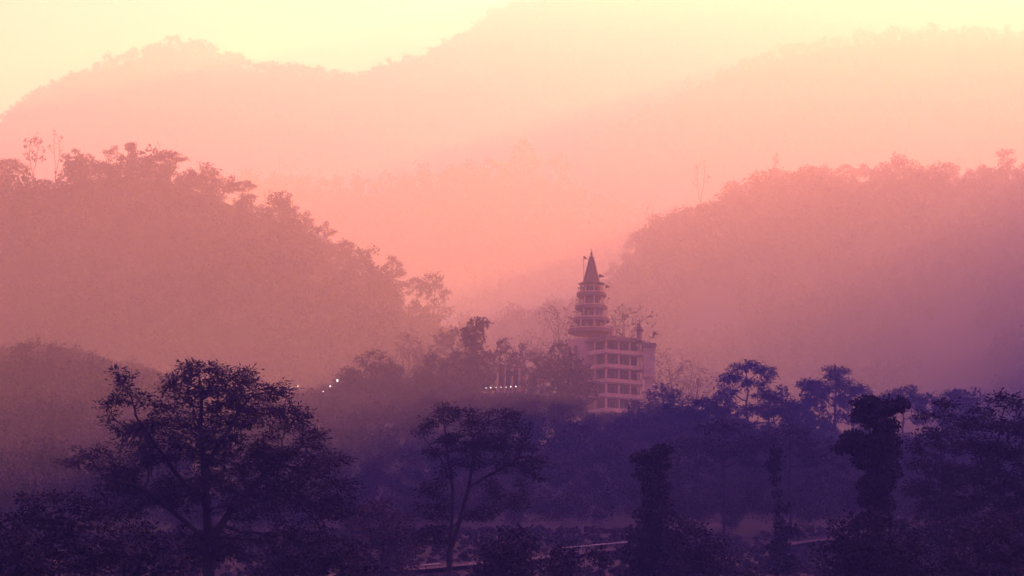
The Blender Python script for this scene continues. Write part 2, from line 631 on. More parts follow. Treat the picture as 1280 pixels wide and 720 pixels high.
def grow_wood(key, step, variants, smin, smax, yf, yb, **kw):
    p, s = hill_wood(HILLS[key], step, variants, smin, smax, yf, yb, **kw)
    u = fbm(p[:, 0] / (step * 5), p[:, 1] / (step * 7), 60, 3)      # stands of big trees, thin places and gaps
    s = s * (.55 + .95 * u)
    q = (u > .33) | (p[:, 1] > HILLS[key].yc(p[:, 0]) - 20)
    p, s = p[q], s[q]
    if key == 'left':                       # the two bare trees on the crest stand over low growth
        px = 640 + p[:, 0] / p[:, 1] * F
        s = np.where((px > 5) & (px < 78) & (p[:, 1] > HILLS[key].yc(p[:, 0]) - 45), np.minimum(s, .42), s)
    wood('forest', p, variants, s, rng.uniform(0, 2 * PI, len(p)), M['forest'])


grow_wood('far_left', 10, VF, .85, 1.4, 420, 60)
grow_wood('far_right', 10, VF, .85, 1.4, 500, 60)
grow_wood('third', 8, VM, .55, .95, 420, 50)
grow_wood('middle', 9.5, VM, .7, 1.15, 320, 45)
grow_wood('right', 7.2, VN, .5, 1.3, 420, 40, lo=300, hi=1500, crest_scale=.6)
grow_wood('left', 6.4, VN, .45, 1.3, 290, 35, lo=-150, hi=760, crest_scale=.62)


ROAD_A, ROAD_B = P(470, 720, 259), P(800, 687, 298)          # the lane that climbs across the slope


def road_y(x):
    t = (np.asarray(x) - ROAD_A[0]) / (ROAD_B[0] - ROAD_A[0])
    return ROAD_A[1] + t * (ROAD_B[1] - ROAD_A[1])


# how high the small trees of the knoll may reach, as (photo x, photo y): they stay below the temple, the hall and the larger trees
LIMIT = [(-200, 414), (60, 420), (130, 434), (200, 460), (300, 490), (370, 490), (425, 462), (500, 458), (520, 455), (590, 452), (596, 493), (650, 493), (720, 492), (735, 516), (800, 512), (812, 488), (860, 486), (900, 484), (1000, 487), (1100, 482), (1280, 480), (1500, 480)]
p = np.concatenate([scatter(-150, 175, 335, 420, 5.2, ground_z, lambda x, y: np.abs(x / y * F) < 780), scatter(-175, 190, 420, 660, 5.6, ground_z, lambda x, y: np.abs(x / y * F) < 780)])
s = rng.uniform(.34, .66, len(p)) * np.where(p[:, 1] < 420, .85, 1.0)
px = 640 + p[:, 0] / p[:, 1] * F
gpy = 720 * (p[:, 2] / p[:, 1] - P(640, 0, 1.0)[2]) / (P(640, 720, 1.0)[2] - P(640, 0, 1.0)[2])
s = np.where(px < 220, s * 1.8, s)
room = (gpy - interp(LIMIT, px)) * p[:, 1] / F               # metres free above the ground
s = np.minimum(s, room / 12.4)
clear = (px > 690) & (px < 800) & (p[:, 1] < 345)
temp = (np.hypot(p[:, 0] - 17, p[:, 1] - 609) < 11) | ((p[:, 0] > 10) & (p[:, 0] < 30) & (p[:, 1] > 596) & (p[:, 1] < 616)) | ((p[:, 0] > -6) & (p[:, 0] < 8) & (p[:, 1] > 578) & (p[:, 1] < 598))
ok = (s > .12) & (np.abs(p[:, 1] - road_y(p[:, 0])) > 4.5) & ~clear & ~temp
p, s = p[ok], s[ok]
p[:, 2] -= .4
near = p[:, 1] < 430
for q, vv in ((near, VG), (~near, VK)):
    wood('forest', p[q], vv, s[q], rng.uniform(0, 2 * PI, q.sum()), M['forest'])

# low scrub over the open slope in front
p = scatter(-90, 100, 170, 345, 1.9, ground_z, lambda x, y: (np.abs(x / y * F) < 800) & ((y - road_y(x) > 3.4) | (y - road_y(x) < -5.5)) & (fbm(x / 9, y / 9, 77, 3) > .31))
p = np.concatenate([p, scatter(-18, 38, 560, 616, 1.8, ground_z)])
s = rng.uniform(.06, .15, len(p)) * np.where(p[:, 1] > 500, 1.6, 1.0)
VS = [wood_variant(150 + k, 60, 2.6, lumps=5, h=8, rw=5.5) for k in range(3)]
wood('undergrowth', p - np.array([0, 0, .2]), VS, s, rng.uniform(0, 2 * PI, len(p)), M['scrub'])


# ------------------------------------------------------------------ temple
M['plaster'] = mat('plaster', (0.38, 0.235, 0.165), scale=.6, var=.14, bump=.1)
M['plaster_pale'] = mat('plaster_pale', (0.64, 0.42, 0.28), scale=.9, var=.22)
M['plaster_shade'] = mat('plaster_recess_shade', (0.05, 0.032, 0.03), scale=.8, var=.3)  # shade of the balcony recesses put into the wall's colour
M['concrete'] = mat('concrete', (0.23, 0.14, 0.115), scale=.9, var=.2)
M['spire'] = mat('spire_stone', (0.13, 0.08, 0.075), scale=1.5, var=.2)
M['glass'] = mat('window_glass', (0.035, 0.03, 0.04), rough=.25, scale=.3, spec=.5)
M['cloth'] = mat('flag_cloth', (0.10, 0.02, 0.02), scale=2)
M['iron'] = mat('iron', (0.06, 0.05, 0.05), rough=.6, scale=3)
M['white_paint'] = mat('white_paint', (0.75, 0.68, 0.66), scale=1, var=.08)

TY = 600.0
TC = P(757, 422, TY)                         # the roof's near corner
tx, ty, troof = TC
PXM = m_per_px(TY)
FH = 18.6 * PXM * 1.0                         # storey height
NST = 7
tbase = troof - FH * NST - .6
TA = R(36)                                   # the block is turned so that its corner faces the camera
temple = empty('temple', (tx, ty, tbase), 0)
prop(temple, 'tall pale temple with a pointed spire and round galleries above a block of open balconies', 'temple')
ZR = troof - tbase                           # roof height over the base
ur = Vector((math.cos(R(34)), math.sin(R(34)), 0))      # along the right-hand front
ul = Vector((-math.cos(R(52)), math.sin(R(52)), 0))     # along the left-hand front
LR, LL = 48.5 * PXM / math.cos(R(34)), 35 * PXM / math.cos(R(52))


def quad_prism(mb, o, a, b, z0, z1):
    """A slab over the parallelogram o, o+a, o+a+b, o+b."""
    o = Vector(o); a = Vector(a); b = Vector(b)
    mb.prism([(q.x, q.y) for q in (o, o + a, o + a + b, o + b)], z0, z1)


inn = 1.9                                     # how far the walls stand back behind the balcony fronts
nr, nl = Vector((ur.y, -ur.x, 0)), Vector((-ul.y, ul.x, 0))
if nr.y > 0: nr = -nr
if nl.y > 0: nl = -nl
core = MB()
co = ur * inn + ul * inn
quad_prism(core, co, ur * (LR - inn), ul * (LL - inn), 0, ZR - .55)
core.build('wall', M['plaster_shade'], temple)
roof = MB()
quad_prism(roof, ur * -.35 + ul * -.35, ur * (LR + .7), ul * (LL + .7), ZR - .5, ZR)
quad_prism(roof, ur * .1 + ul * .1, ur * .2, ul * (LL - .3), ZR + .003, ZR + .5)
quad_prism(roof, ur * .3 + ul * .1, ur * (LR - .3), ul * .2, ZR + .003, ZR + .5)
roof.build('roof', M['concrete'], temple)
for k in range(1, NST):
    z = ZR - FH * k
    b = MB()
    quad_prism(b, (0, 0, 0), ur * LR, ul * inn, z - .32, z)
    quad_prism(b, ul * (inn + .004), ur * inn, ul * (LL - inn), z - .32, z)
    bal = b.build('balcony', M['concrete'], temple)
    r = MB()
    quad_prism(r, ur * .05 + ul * .05, ur * (LR - .1), ul * .14, z + .003, z + .78)
    quad_prism(r, ur * .05 + ul * .2, ur * .14, ul * (LL - .25), z + .003, z + .78)
    r.build('parapet', M['plaster_pale'], bal)
    zt = z + FH - (.5 if k == 1 else .32)
    for q in (.0, .36, .68, .97):             # pillars carrying the next balcony
        c = MB(); quad_prism(c, ur * (.22 + q * (LR - .7)) + ul * .24, ur * .36, ul * .36, z + .004, zt - .004)
        c.build('pillar', M['plaster_pale'], temple)
    for q in (.42, .95):
        c = MB(); quad_prism(c, ur * .24 + ul * (.24 + q * (LL - .9)), ur * .34, ul * .34, z + .004, zt - .004)
        c.build('pillar', M['plaster_pale'], temple)
    for q, wd in ((.06, 1.5), (.27, 1.9), (.52, 1.9), (.78, 1.5)):    # openings in the wall behind
        c = MB(); quad_prism(c, co + ur * (q * (LR - inn)) - ul * .05, ur * wd, ul * .09, z + .5, zt - .28)
        wn = c.build('window', M['glass'], temple)
        f = MB()
        o0 = co + ur * (q * (LR - inn)) - ul * .09
        quad_prism(f, o0 - ur * .14, ur * .13, ul * .1, z + .36, zt - .14); quad_prism(f, o0 + ur * (wd + .01), ur * .13, ul * .1, z + .36, zt - .14)
        quad_prism(f, o0, ur * wd, ul * .1, z + .36, z + .49); quad_prism(f, o0, ur * wd, ul * .1, zt - .27, zt - .14)
        f.build('frame', M['concrete'], wn)
    for q, wd in ((.12, 2.0), (.50, 2.0), (.78, 1.4)):
        c = MB(); quad_prism(c, co + ul * (q * (LL - inn)) - ur * .05, ur * .09, ul * wd, z + .5, zt - .28)
        c.build('window', M['glass'], temple)

# plain stair block at the right-hand end
ax = ur * LR
an = MB()
AW = 14.5 * PXM
an.box(ax.x + .05, ax.x + AW, ax.y - .6, ax.y + 5.0, ZR - 46 * PXM, ZR - 1.35)
an.box(ax.x + .5, ax.x + AW - .4, ax.y - .1, ax.y + 4.6, 0, ZR - 46 * PXM - .003)
st = an.build('stair_block', M['plaster_pale'], temple)
an = MB()
an.box(ax.x - .1, ax.x + AW + .35, ax.y - .95, ax.y + 5.3, ZR - 1.34, ZR - .55)
an.build('roof', M['concrete'], st)

# round drum beside the block, then the galleries, each a ring on a narrower drum
dx = (741 - 757) * PXM
dy = 9.6
dn = MB(); dn.lathe([(4.9, 0), (4.9, ZR + .6)], 20, (dx - .2, dy)); dn.build('drum', M['plaster'], temple, True)
for k in range(5):
    for a in (-2.75, -2.3):
        g = MB(); q = Vector((math.cos(a), math.sin(a), 0)); s_ = Vector((-q.y, q.x, 0))
        quad_prism(g, Vector((dx - .2, dy, 0)) + q * 4.8 - s_ * .4, s_ * .8, q * .16, ZR - 2.2 - FH * k, ZR - .9 - FH * k)
        g.build('window', M['glass'], temple)


def tz(py, depth=None):
    return P(757, py, TY + (dy if depth is None else depth))[2] - tbase


for zt0, zb0, rr, cx in ((412.5, 417.0, 29, 739.5), (398.5, 402.5, 24, 741), (383.0, 387.0, 21.0, 740.8), (367.0, 371.0, 19.3, 741.2)):
    g = MB()
    c = ((cx - 757) * PXM, dy)
    r = rr * PXM
    g.lathe([(r * .72, tz(zb0 + 2.2)), (r - .12, tz(zb0)), (r, tz(zb0) + .05), (r, tz(zt0)), (r - .16, tz(zt0)), (r - .16, tz(zt0) - .45), (.4, tz(zt0) - .45)], 24, c)
    ga = g.build('gallery', M['concrete'], temple)
    rl = MB(); rl.lathe([(r - .14, tz(zt0) - .4), (r - .08, tz(zt0) + .28), (r - .15, tz(zt0) + .28), (r - .2, tz(zt0) - .4)], 24, c)
    rl.build('railing', M['plaster_pale'], ga)
DRUM = [(398.8, 412, 17, 739.5, 23), (383.5, 399, 12.8, 741, 18.5), (367.5, 383.5, 10.8, 740.8, 16), (355, 367.5, 10.5, 741.2, 14.3)]
for zt0, zb0, rr, cx, rp in DRUM:
    c = ((cx - 757) * PXM, dy)
    g = MB(); g.lathe([(rr * PXM, tz(zb0) - .4), (rr * PXM, tz(zt0) - .1)], 16, c)
    g.build('drum', M['plaster'], temple)
    for k in range(8):
        a = 2 * PI * (k + .25) / 8
        q = (c[0] + rp * PXM * math.cos(a), c[1] + rp * PXM * math.sin(a))
        g = MB(); g.lathe([(.15, tz(zb0) - .2), (.15, tz(zt0) - .25)], 8, q)
        g.build('pillar', M['plaster_pale'], temple)
    for k in range(5):                        # doorways round the drum's near side
        a = -PI / 2 + (k - 2) * .62
        g = MB()
        d = Vector((math.cos(a), math.sin(a), 0)); s = Vector((-d.y, d.x, 0))
        o0 = Vector((c[0], c[1], 0)) + d * (rr * PXM - .12) - s * .38
        quad_prism(g, o0, s * .76, d * .16, tz(zb0) + .15, tz(zt0) - .75)
        g.build('doorway', M['glass'], temple)
# spire
c = ((741.2 - 757) * PXM, dy)
g = MB()
g.lathe([(17.2 * PXM, tz(355.2)), (17.4 * PXM, tz(354.6)), (10.6 * PXM, tz(352.6)), (8.6 * PXM, tz(345)), (6.6 * PXM, tz(337)), (4.6 * PXM, tz(329)), (2.3 * PXM, tz(321)), (1.3 * PXM, tz(319.4)), (.9 * PXM, tz(318.6))], 12, c)
sp = g.build('spire', M['spire'], temple)
g = MB()
for k in range(8):                            # ribs on the spire
    a = 2 * PI * k / 8 + .2
    g.tube((c[0] + 10.3 * PXM * math.cos(a), c[1] + 10.3 * PXM * math.sin(a), tz(352.4)), (c[0] + 2.4 * PXM * math.cos(a), c[1] + 2.4 * PXM * math.sin(a), tz(321)), .16, .07, 5)
g.build('rib', M['concrete'], sp)
g = MB()
g.lathe([(1.2 * PXM, tz(319)), (1.9 * PXM, tz(317.6)), (1.0 * PXM, tz(316.6)), (1.5 * PXM, tz(315.6)), (.5 * PXM, tz(314.6)), (.25 * PXM, tz(310.5))], 8, c)
g.build('finial', M['iron'], sp)
# small corner pavilion with its own pointed cap
pc = ((801 - 757) * PXM, ur.y * LR * .82)
g = MB(); g.lathe([(3.9 * PXM, ZR + .004), (3.9 * PXM, tz(413.6, pc[1]))], 8, pc); pav = g.build('pavilion', M['plaster'], temple)
g = MB(); g.lathe([(5.8 * PXM, tz(413.8, pc[1])), (5.9 * PXM, tz(413.2, pc[1])), (3.0 * PXM, tz(409, pc[1])), (1.2 * PXM, tz(405, pc[1])), (.5 * PXM, tz(403, pc[1])), (.22 * PXM, tz(396, pc[1]))], 8, pc); g.build('roof', M['spire'], pav)
# water tank and clutter on the left end of the lowest gallery
g = MB(); g.box((713.4 - 757) * PXM, (718.6 - 757) * PXM, dy - 2.2, dy - 1.2, tz(413.2), tz(408.4)); g.build('water_tank', M['concrete'], temple)
# posts and doorway of the roof hut right of the drum
g = MB(); g.box((752 - 757) * PXM, (768 - 757) * PXM, dy - .5, dy + 3.2, ZR + .6, tz(410.8)); hut = g.build('roof_hut', M['plaster'], temple)
g = MB(); g.box((751 - 757) * PXM, (769.5 - 757) * PXM, dy - 1.6, dy + 3.4, tz(410.6), tz(409)); g.build('roof', M['concrete'], hut)
for px in (753.0, 758.3, 763.4, 768):
    g = MB(); g.box((px - .9 - 757) * PXM, (px + .5 - 757) * PXM, dy - 1.5, dy - 1.3, ZR + .6, tz(410.7)); g.build('pillar', M['plaster_pale'], hut)

# flags on slim poles
def flag(px0, py0, px1, py1, yy, size=1.0, turn=1, droop=.35):
    a = Vector(((px0 - 757) * PXM, yy, tz(py0, yy))); b = Vector(((px1 - 757) * PXM, yy, tz(py1, yy)))
    g = MB(); g.tube(a, b, .06, .035, 5)
    p = g.build('flagpole', M['iron'], temple)
    s = size
    d = (b - a).normalized()
    n = 6
    V, Fc = [], []
    for side in (-.018, .018):
        for k in range(n + 1):
            t = k / n
            h = .95 * s * (1 - t) * .5
            mid = b - d * (.5 * s) + Vector((turn * t * 1.35 * s, side + .14 * math.sin(t * 5), -droop * t * t * s))
            V.append(mid + d * h); V.append(mid - d * h)
    for k in range(n):
        i = 2 * k
        Fc.append((i, i + 1, i + 3, i + 2))
        j = 2 * (n + 1) + i
        Fc.append((j, j + 2, j + 3, j + 1))
    g = MB(); g.add(V, Fc); g.build('pennant', M['cloth'], p)


flag(731.2, 354, 731.0, 319.5, dy - .6, .75, 1, .9)
flag(749, 352, 751.3, 342, dy - 1.0, .95)
flag(757.5, 368, 759.3, 355.5, dy - .8, .8)
flag(760.5, 383, 762.0, 371.5, dy - .6, .5)
flag(724.5, 368, 723.6, 358.5, dy - .7, .45)
flag(722, 384, 720.8, 373.5, dy - .9, .45)
flag(719.5, 400, 718.2, 388, dy - .8, .5)
flag(714.5, 413, 711, 394.8, dy - .8, .8)
flag(781.3, 421, 781.6, 379, dy + 1.2, .6, -1, 1.2)
flag(817.5, 424, 819, 414.2, ur.y * LR, 1.0, 1, .2)
flag(798, 423, 797.5, 404, pc[1] - 1.2, .45)

# ------------------------------------------------------------------ low hall in the trees and its lamps
hx, hy, hz = P(648, 484.5, 585)
hall = empty('hall', (hx, hy, hz - 1.0))
prop(hall, 'low pale hall with arched front half hidden in the dark trees left of the temple', 'building')
HP = m_per_px(585)
g = MB(); g.box(-27 * HP, 8 * HP, 0, 6, 0, 31 * HP); g.build('wall', M['plaster'], hall)
g = MB(); g.box(-29 * HP, 10 * HP, -.6, 6.5, 31.1 * HP, 34 * HP); g.build('roof', M['concrete'], hall)
for px in (-26, -17, -8, 1, 7):
    g = MB(); g.lathe([(.28, 0), (.28, 1.0), (.22, 1.2), (.22, 29 * HP), (.34, 31 * HP)], 8, (px * HP, -.36)); g.build('pillar', M['plaster_pale'], hall)
for px in (-21.5, -12.5, -3.5):
    g = MB()
    pts = [(-.95, 0), (.95, 0), (.95, 2.6)] + [(.95 * math.cos(t), 2.6 + .95 * math.sin(t)) for t in np.linspace(.3, PI - .3, 7)] + [(-.95, 2.6)]
    n = len(pts)
    V = [(px * HP + x, -.04, z + 1.0) for x, z in pts] + [(px * HP + x, .05, z + 1.0) for x, z in pts]
    g.add(V, [tuple(range(n)), tuple(range(n, 2 * n))[::-1]] + [(i, n + i, n + (i + 1) % n, (i + 1) % n) for i in range(n)])
    g.build('arch', M['glass'], hall)
kx, ky, kz = P(677, 484, 580)
kiosk = empty('kiosk', (kx, ky, kz - .8))
prop(kiosk, 'small open shelter on white posts between the hall and the temple', 'shelter')
for px in (-4, 4.6):
    for yy in (0, 2.4):
        g = MB(); g.box(px * HP - .2, px * HP + .2, yy, yy + .3, 0, 12 * HP); g.build('post', M['white_paint'], kiosk)
g = MB(); g.box(-7 * HP, 7 * HP, -.5, 3.2, 12.05 * HP, 13.5 * HP); g.prism([(-6.5 * HP, -.4), (6.5 * HP, -.4), (6.5 * HP, 3.1), (-6.5 * HP, 3.1)], 13.52 * HP, 16 * HP)
g.build('roof', M['plaster'], kiosk)

bulb = bpy.data.materials.new('lamp_glow')
bulb.use_nodes = True
bt = bulb.node_tree
em = bt.nodes.new('ShaderNodeEmission')
em.inputs['Color'].default_value = (1.0, .86, .80, 1)
em.inputs['Strength'].default_value = .14
bt.links.new(em.outputs['Emission'], bt.nodes['Material Output'].inputs['Surface'])


def lamp(name, loc, h, r, label, cat, group=None, s=1.0):
    t = empty(name, loc)
    prop(t, label, cat, group)
    g = MB(); g.lathe([(.12, -.6), (.1, 0), (.06, .1), (.06, h - r)], 8); g.build('post', M['iron'], t)
    g = MB(); g.lathe([(r * .35, h - r), (r * .8, h - .6 * r), (r, h), (r * .8, h + .6 * r), (r * .25, h + r)], 10); b = g.build('globe', bulb, t, True)
    g = MB(); g.lathe([(r * .9, h + r * .72), (r * .3, h + r * 1.25)], 8); g.build('cap', M['iron'], t)
    return t


for k, (px, py) in enumerate([(601.0, 484.9), (607.3, 484.6), (613.5, 484.5), (620.1, 484.4), (626.3, 484.0), (632.6, 484.0), (638.5, 483.3), (644.8, 483.1)]):
    q = P(px, py, 574)
    lamp('garden_lamp', (q[0], q[1], q[2] - 1.1), 1.1, .11 if k in (3, 4, 5) else .15, 'small lit globe lamp in the row of eight along the terrace before the hall', 'lamp', 'row of lamps before the hall')


# ------------------------------------------------------------------ kinds of tree for the middle distance and the ridges
def ring_blobs(h, n, rr, r, rz, seed, jz=.1, y=1.0):
    rg = np.random.default_rng(seed)
    return [(rr * math.cos(a) * rg.uniform(.7, 1.15), rr * math.sin(a) * y, h * rg.uniform(1 - jz, 1 + jz * .4), r * rg.uniform(.75, 1.2), r * rg.uniform(.75, 1.2), rz * rg.uniform(.8, 1.2))
            for a in (2 * PI * (k + rg.uniform(-.3, .3)) / n for k in range(n))]


def round_tree(seed, leaf='leaf_dark'):
    b = ring_blobs(6.4, 6, 3.0, 1.9, 1.5, seed, .2) + ring_blobs(9.2, 4, 1.7, 1.7, 1.3, seed + 1, .1) + [(0, 0, 10.4, 1.5, 1.5, 1.1), (0, 0, 6.5, 2.2, 2.2, 2.6)] + ring_blobs(3.6, 5, 3.0, 1.5, 1.0, seed + 2, .2)
    return make_tree('round_tree', b, [[(0, 0, -1.5), (.1, 0, 1.5), (.05, .1, 3.4)]], seed, n_attr=420, D=.7, di=4, dk=1.0, tip=.035, kind='tuft', per=13, L=.62, W=.36, spread=.42, leaf=leaf)


def umbrella_tree(seed, leaf='leaf'):
    b = ring_blobs(9.6, 5, 3.4, 2.0, .55, seed, .08) + [(.6, 0, 11.0, 2.3, 2.3, .5), (-1.2, .4, 10.4, 2.0, 2.0, .5)] + ring_blobs(7.6, 3, 3.6, 1.5, .4, seed + 3, .12)
    return make_tree('umbrella_tree', b, [[(0, 0, -1.5), (.15, 0, 2.5), (-.1, .1, 5.6), (.2, 0, 7.0)]], seed, n_attr=300, D=.6, di=5, dk=.9, tip=.03, kind='spray', per=34, L=.55, W=.18, spread=.48, leaf=leaf)


def feathery_tree(seed):
    b = [(0, 0, 3.2 + 1.25 * k, 2.6 - .13 * k + .5 * math.sin(k * 2.1), 2.4, .9) for k in range(7)] + [(1.2, 0, 11.4, 1.2, 1.0, .7), (-.6, .3, 11.9, 1.0, 1.0, .6), (2.4, 0, 8.4, 1.3, 1.2, .6), (2.9, 0, 5.6, 1.2, 1.2, .6)]
    return make_tree('feathery_tree', b, [[(0, 0, -1.5), (.1, 0, 3), (.3, 0, 8)]], seed, n_attr=300, D=.7, di=4.5, dk=1.0, tip=.03, kind='frond', per=7, L=1.5, W=.26, spread=.5, keep=.8)


def bare_tree(seed, tufts=0.0, wide=1.0, bark='bark'):
    b = [(-1.8 * wide, 0, 9.2, 1.3 * wide, 1.3, 2.0), (1.6 * wide, .5, 9.8, 1.2 * wide, 1.2, 2.0), (.2, -.8, 10.6, 1.1, 1.2, 2.0), (-.3, .8, 7.6, 2.2 * wide, 1.5, 1.4), (2.3 * wide, -.3, 7.4, 1.1, 1.1, 1.4), (-2.6 * wide, .3, 7.0, 1.0, 1.0, 1.2)]
    return make_tree('bare_tree', b, [[(0, 0, -1.5), (.05, 0, 2.4), (.2, .1, 4.8)], [(.05, 0, 2.4), (-.8, .2, 5.2)]], seed, n_attr=190, D=.55, di=5, dk=.85, tip=.04, kind='tuft_end', per=14, L=.5, W=.34, spread=.3, keep=max(tufts, .12), reach=1.1, up=.12, bark=bark, leaf='leaf_dark')


def twiggy_tree(seed, leaf='leaf_dry'):
    b = ring_blobs(6.5, 5, 2.8, 1.8, 1.6, seed, .2) + ring_blobs(9.0, 4, 1.6, 1.5, 1.3, seed + 1, .1) + [(0, 0, 7.4, 2.4, 2.4, 2.6)]
    return make_tree('leafless_tree', b, [[(0, 0, -1.5), (.05, 0, 1.6), (.2, .1, 3.6)]], seed, n_attr=1000, D=.42, di=3.5, dk=.48, tip=.014, kind='tuft_end', per=4, L=.3, W=.16, spread=.25, keep=.5, reach=1.2, bark='bark_pale', leaf=leaf)


def column_tree(seed):
    rg = np.random.default_rng(seed)
    z, b, ex = 2.2, [], []
    while z < 11:
        r = rg.uniform(.85, 1.5)
        q = rg.uniform(-.5, .5)
        b.append((q, rg.uniform(-.3, .3), z, r, r, .75)); ex.append((q, 0, z, r * 1.05, r * 1.05, .85, 130)); z += 1.0
    return make_tree('ivy_clad_tree', b, [[(0, 0, -1.5), (.1, 0, 4), (0, 0, 10.5)]], seed, n_attr=120, D=.6, di=3, dk=.8, tip=.03, kind='tuft', per=10, L=.5, W=.34, spread=.35, leaf='leaf_dark', extra=ex)


def open_tree(seed):
    b = ring_blobs(8.6, 5, 2.6, 1.25, .95, seed, .15) + [(.3, 0, 10.6, 1.3, 1.3, .9), (-2.0, 0, 6.4, 1.0, 1.0, .7), (2.7, 0, 6.8, 1.0, 1.0, .7)]
    return make_tree('broadleaf_tree', b, [[(0, 0, -1.5), (0, 0, 3), (.3, 0, 5.6)], [(0, 0, 3), (-1.1, 0, 5.8)]], seed, n_attr=260, D=.6, di=5, dk=.85, tip=.035, kind='tuft', per=11, L=.55, W=.3, spread=.34)


KIND = {'round': round_tree, 'umbrella': umbrella_tree, 'feathery': feathery_tree, 'bare': bare_tree, 'tufted': lambda s: bare_tree(s, .75, 1.1), 'twiggy': twiggy_tree, 'column': column_tree, 'open': open_tree}
PROTO = {}


def top_of(root):
    return max(v.co.z for ch in root.children for v in ch.data.vertices)


def get(kind, var=0):
    """The kind's tree, made on first use and copied after that."""
    key = (kind, var)
    if key not in PROTO:
        r = KIND[kind](500 + var * 17 + len(kind) * 3)
        PROTO[key] = [r, top_of(r), False]
    pr = PROTO[key]
    first = not pr[2]
    pr[2] = True
    return pr[0], pr[1], first


def put(kind, var, x, y, z, ztop, wide, rz, label, group=None):
    root, H, first = get(kind, var)
    sz = max(ztop - z, 1.5) / H
    s = sz * wide
    if first: return stand(root, (x, y, z), s, rz, label, 'tree', group, sz)
    return dup(root, (x, y, z), s, rz, label, 'tree', group, sz)


def on_hill(key, kind, var, px, top, wide, label, fwd=4.0, rz=None, group=None):
    h = HILLS[key]
    y = h.Yc0
    for _ in range(6):
        x = (px - 640) / F * y
        y = float(h.yc(np.array(x))) - fwd
    z = float(h.z(np.array([x]), np.array([y]))[0])
    return put(kind, var, x, y, z - .3, P(px, top, y)[2], wide, random.uniform(0, 6.28) if rz is None else rz, label, group)


def on_ground(Y, kind, var, px, top, wide, label, rz=None, group=None):
    x = P(px, 500, Y)[0]
    z = float(ground_z(np.array([x]), np.array([Y]))[0])
    return put(kind, var, x, Y, z - .3, P(px, top, Y)[2], wide, random.uniform(0, 6.28) if rz is None else rz, label, group)


# crest of the left hill
LC = [('umbrella', 0, 2, 197, 1.1, 'spreading tree cut by the left edge of the photo on the left hill crest'),
      ('tufted', 0, 32, 166, .75, 'nearly bare tree with dark tufts at its twig ends, leftmost on the left hill crest'),
      ('bare', 0, 60, 158, .6, 'tall thin leafless tree beside the tufted one on the left hill crest'),
      ('open', 0, 82, 184, 1.0, 'loose leafy tree just right of the two bare trees on the left hill crest'),
      ('open', 1, 102, 191, 1.0, 'low leafy tree before the open rounded one on the left hill crest'),
      ('open', 2, 134, 181, 1.1, 'open rounded tree left of the dark ivy clad column on the left hill crest'),
      ('column', 0, 155, 177, 1.35, 'dark ivy clad column tree rising from the top of the left hill'),
      ('umbrella', 1, 206, 188, 1.25, 'flat topped tree with layered boughs right of the ivy column on the left hill'),
      ('bare', 1, 189, 176, .35, 'thin bare pole of a tree behind the flat topped one on the left hill'),
      ('round', 1, 178, 196, .9, 'small bushy tree between the ivy column and the flat topped tree on the left hill'),
      ('twiggy', 0, 251, 201, 1.0, 'pale rounded twiggy tree where the left hill crest starts to fall'),
      ('umbrella', 2, 297, 224, 1.35, 'wide flat tree with long level boughs halfway down the left hill crest'),
      ('bare', 2, 330, 232, .6, 'small leafless tree right of the wide flat tree on the left hill crest'),
      ('open', 0, 357, 241, .8, 'little tufted tree standing clear below the leafless one on the left hill crest'),
      ('round', 0, 378, 262, .9, 'bushy tree below the little tufted tree on the falling left crest'),
      ('open', 2, 403, 276, 1.0, 'leafy tree on the steep middle part of the falling left crest'),
      ('round', 1, 430, 300, 1.0, 'domed tree above the open crowned one on the falling left crest'),
      ('open', 1, 487, 318, 1.05, 'large open crowned tree with ragged clumps low on the falling left crest'),
      ('umbrella', 0, 520, 346, .75, 'flat tree tucked between the ragged tree and the feathery tree'),
      ('feathery', 0, 540, 338, 1.15, 'tall pale feathery tree with arching fronds at the right end of the left hill'),
      ('round', 2, 465, 330, .9, 'rounded tree left of and below the ragged open crowned tree'),
      ('twiggy', 1, 580, 388, .9, 'faint twiggy tree at the foot of the left hill beside the feathery tree')]
for kind, var, px, top, wd, lab in LC:
    on_hill('left', kind, var, px, top, wd, lab, fwd=5.0, rz=0 if kind in ('feathery',) else None)

# crest of the right hill
RC = [('bare', 0, 880, 194, .55, 'tall bare forked tree standing alone at the left end of the right hill crest'),
      ('bare', 2, 815, 252, .9, 'low bare tree at the foot of the right hill crest'),
      ('twiggy', 0, 845, 256, 1.0, 'wispy tree between the low bare tree and the tall forked one'),
      ('umbrella', 1, 942, 226, 1.0, 'small flat tree right of the tall forked tree on the right hill'),
      ('tufted', 1, 975, 190, .45, 'thin bare tree with a dark nest of leaves at its tip on the right hill'),
      ('round', 0, 1004, 214, .9, 'rounded tree right of the thin one with a nest like tip'),
      ('umbrella', 2, 1064, 205, 1.3, 'wide flat topped tree over the middle of the right hill crest'),
      ('open', 1, 1098, 212, 1.0, 'leafy tree in the notch right of the wide flat topped one on the right hill'),
      ('tufted', 0, 1128, 188, .55, 'tall ragged tree with leaning top above the right hill crest'),
      ('round', 1, 1160, 206, 1.0, 'bushy tree right of the tall ragged tree on the right hill crest'),
      ('bare', 1, 1208, 196, .5, 'faint bare tree near the right end of the right hill crest'),
      ('round', 2, 1240, 204, 1.1, 'broad domed tree near the right edge of the photo on the right hill crest'),
      ('open', 0, 1275, 206, 1.0, 'leafy tree cut by the right edge of the photo on the right hill crest')]
for kind, var, px, top, wd, lab in RC:
    on_hill('right', kind, var, px, top, wd, lab, fwd=3.0)
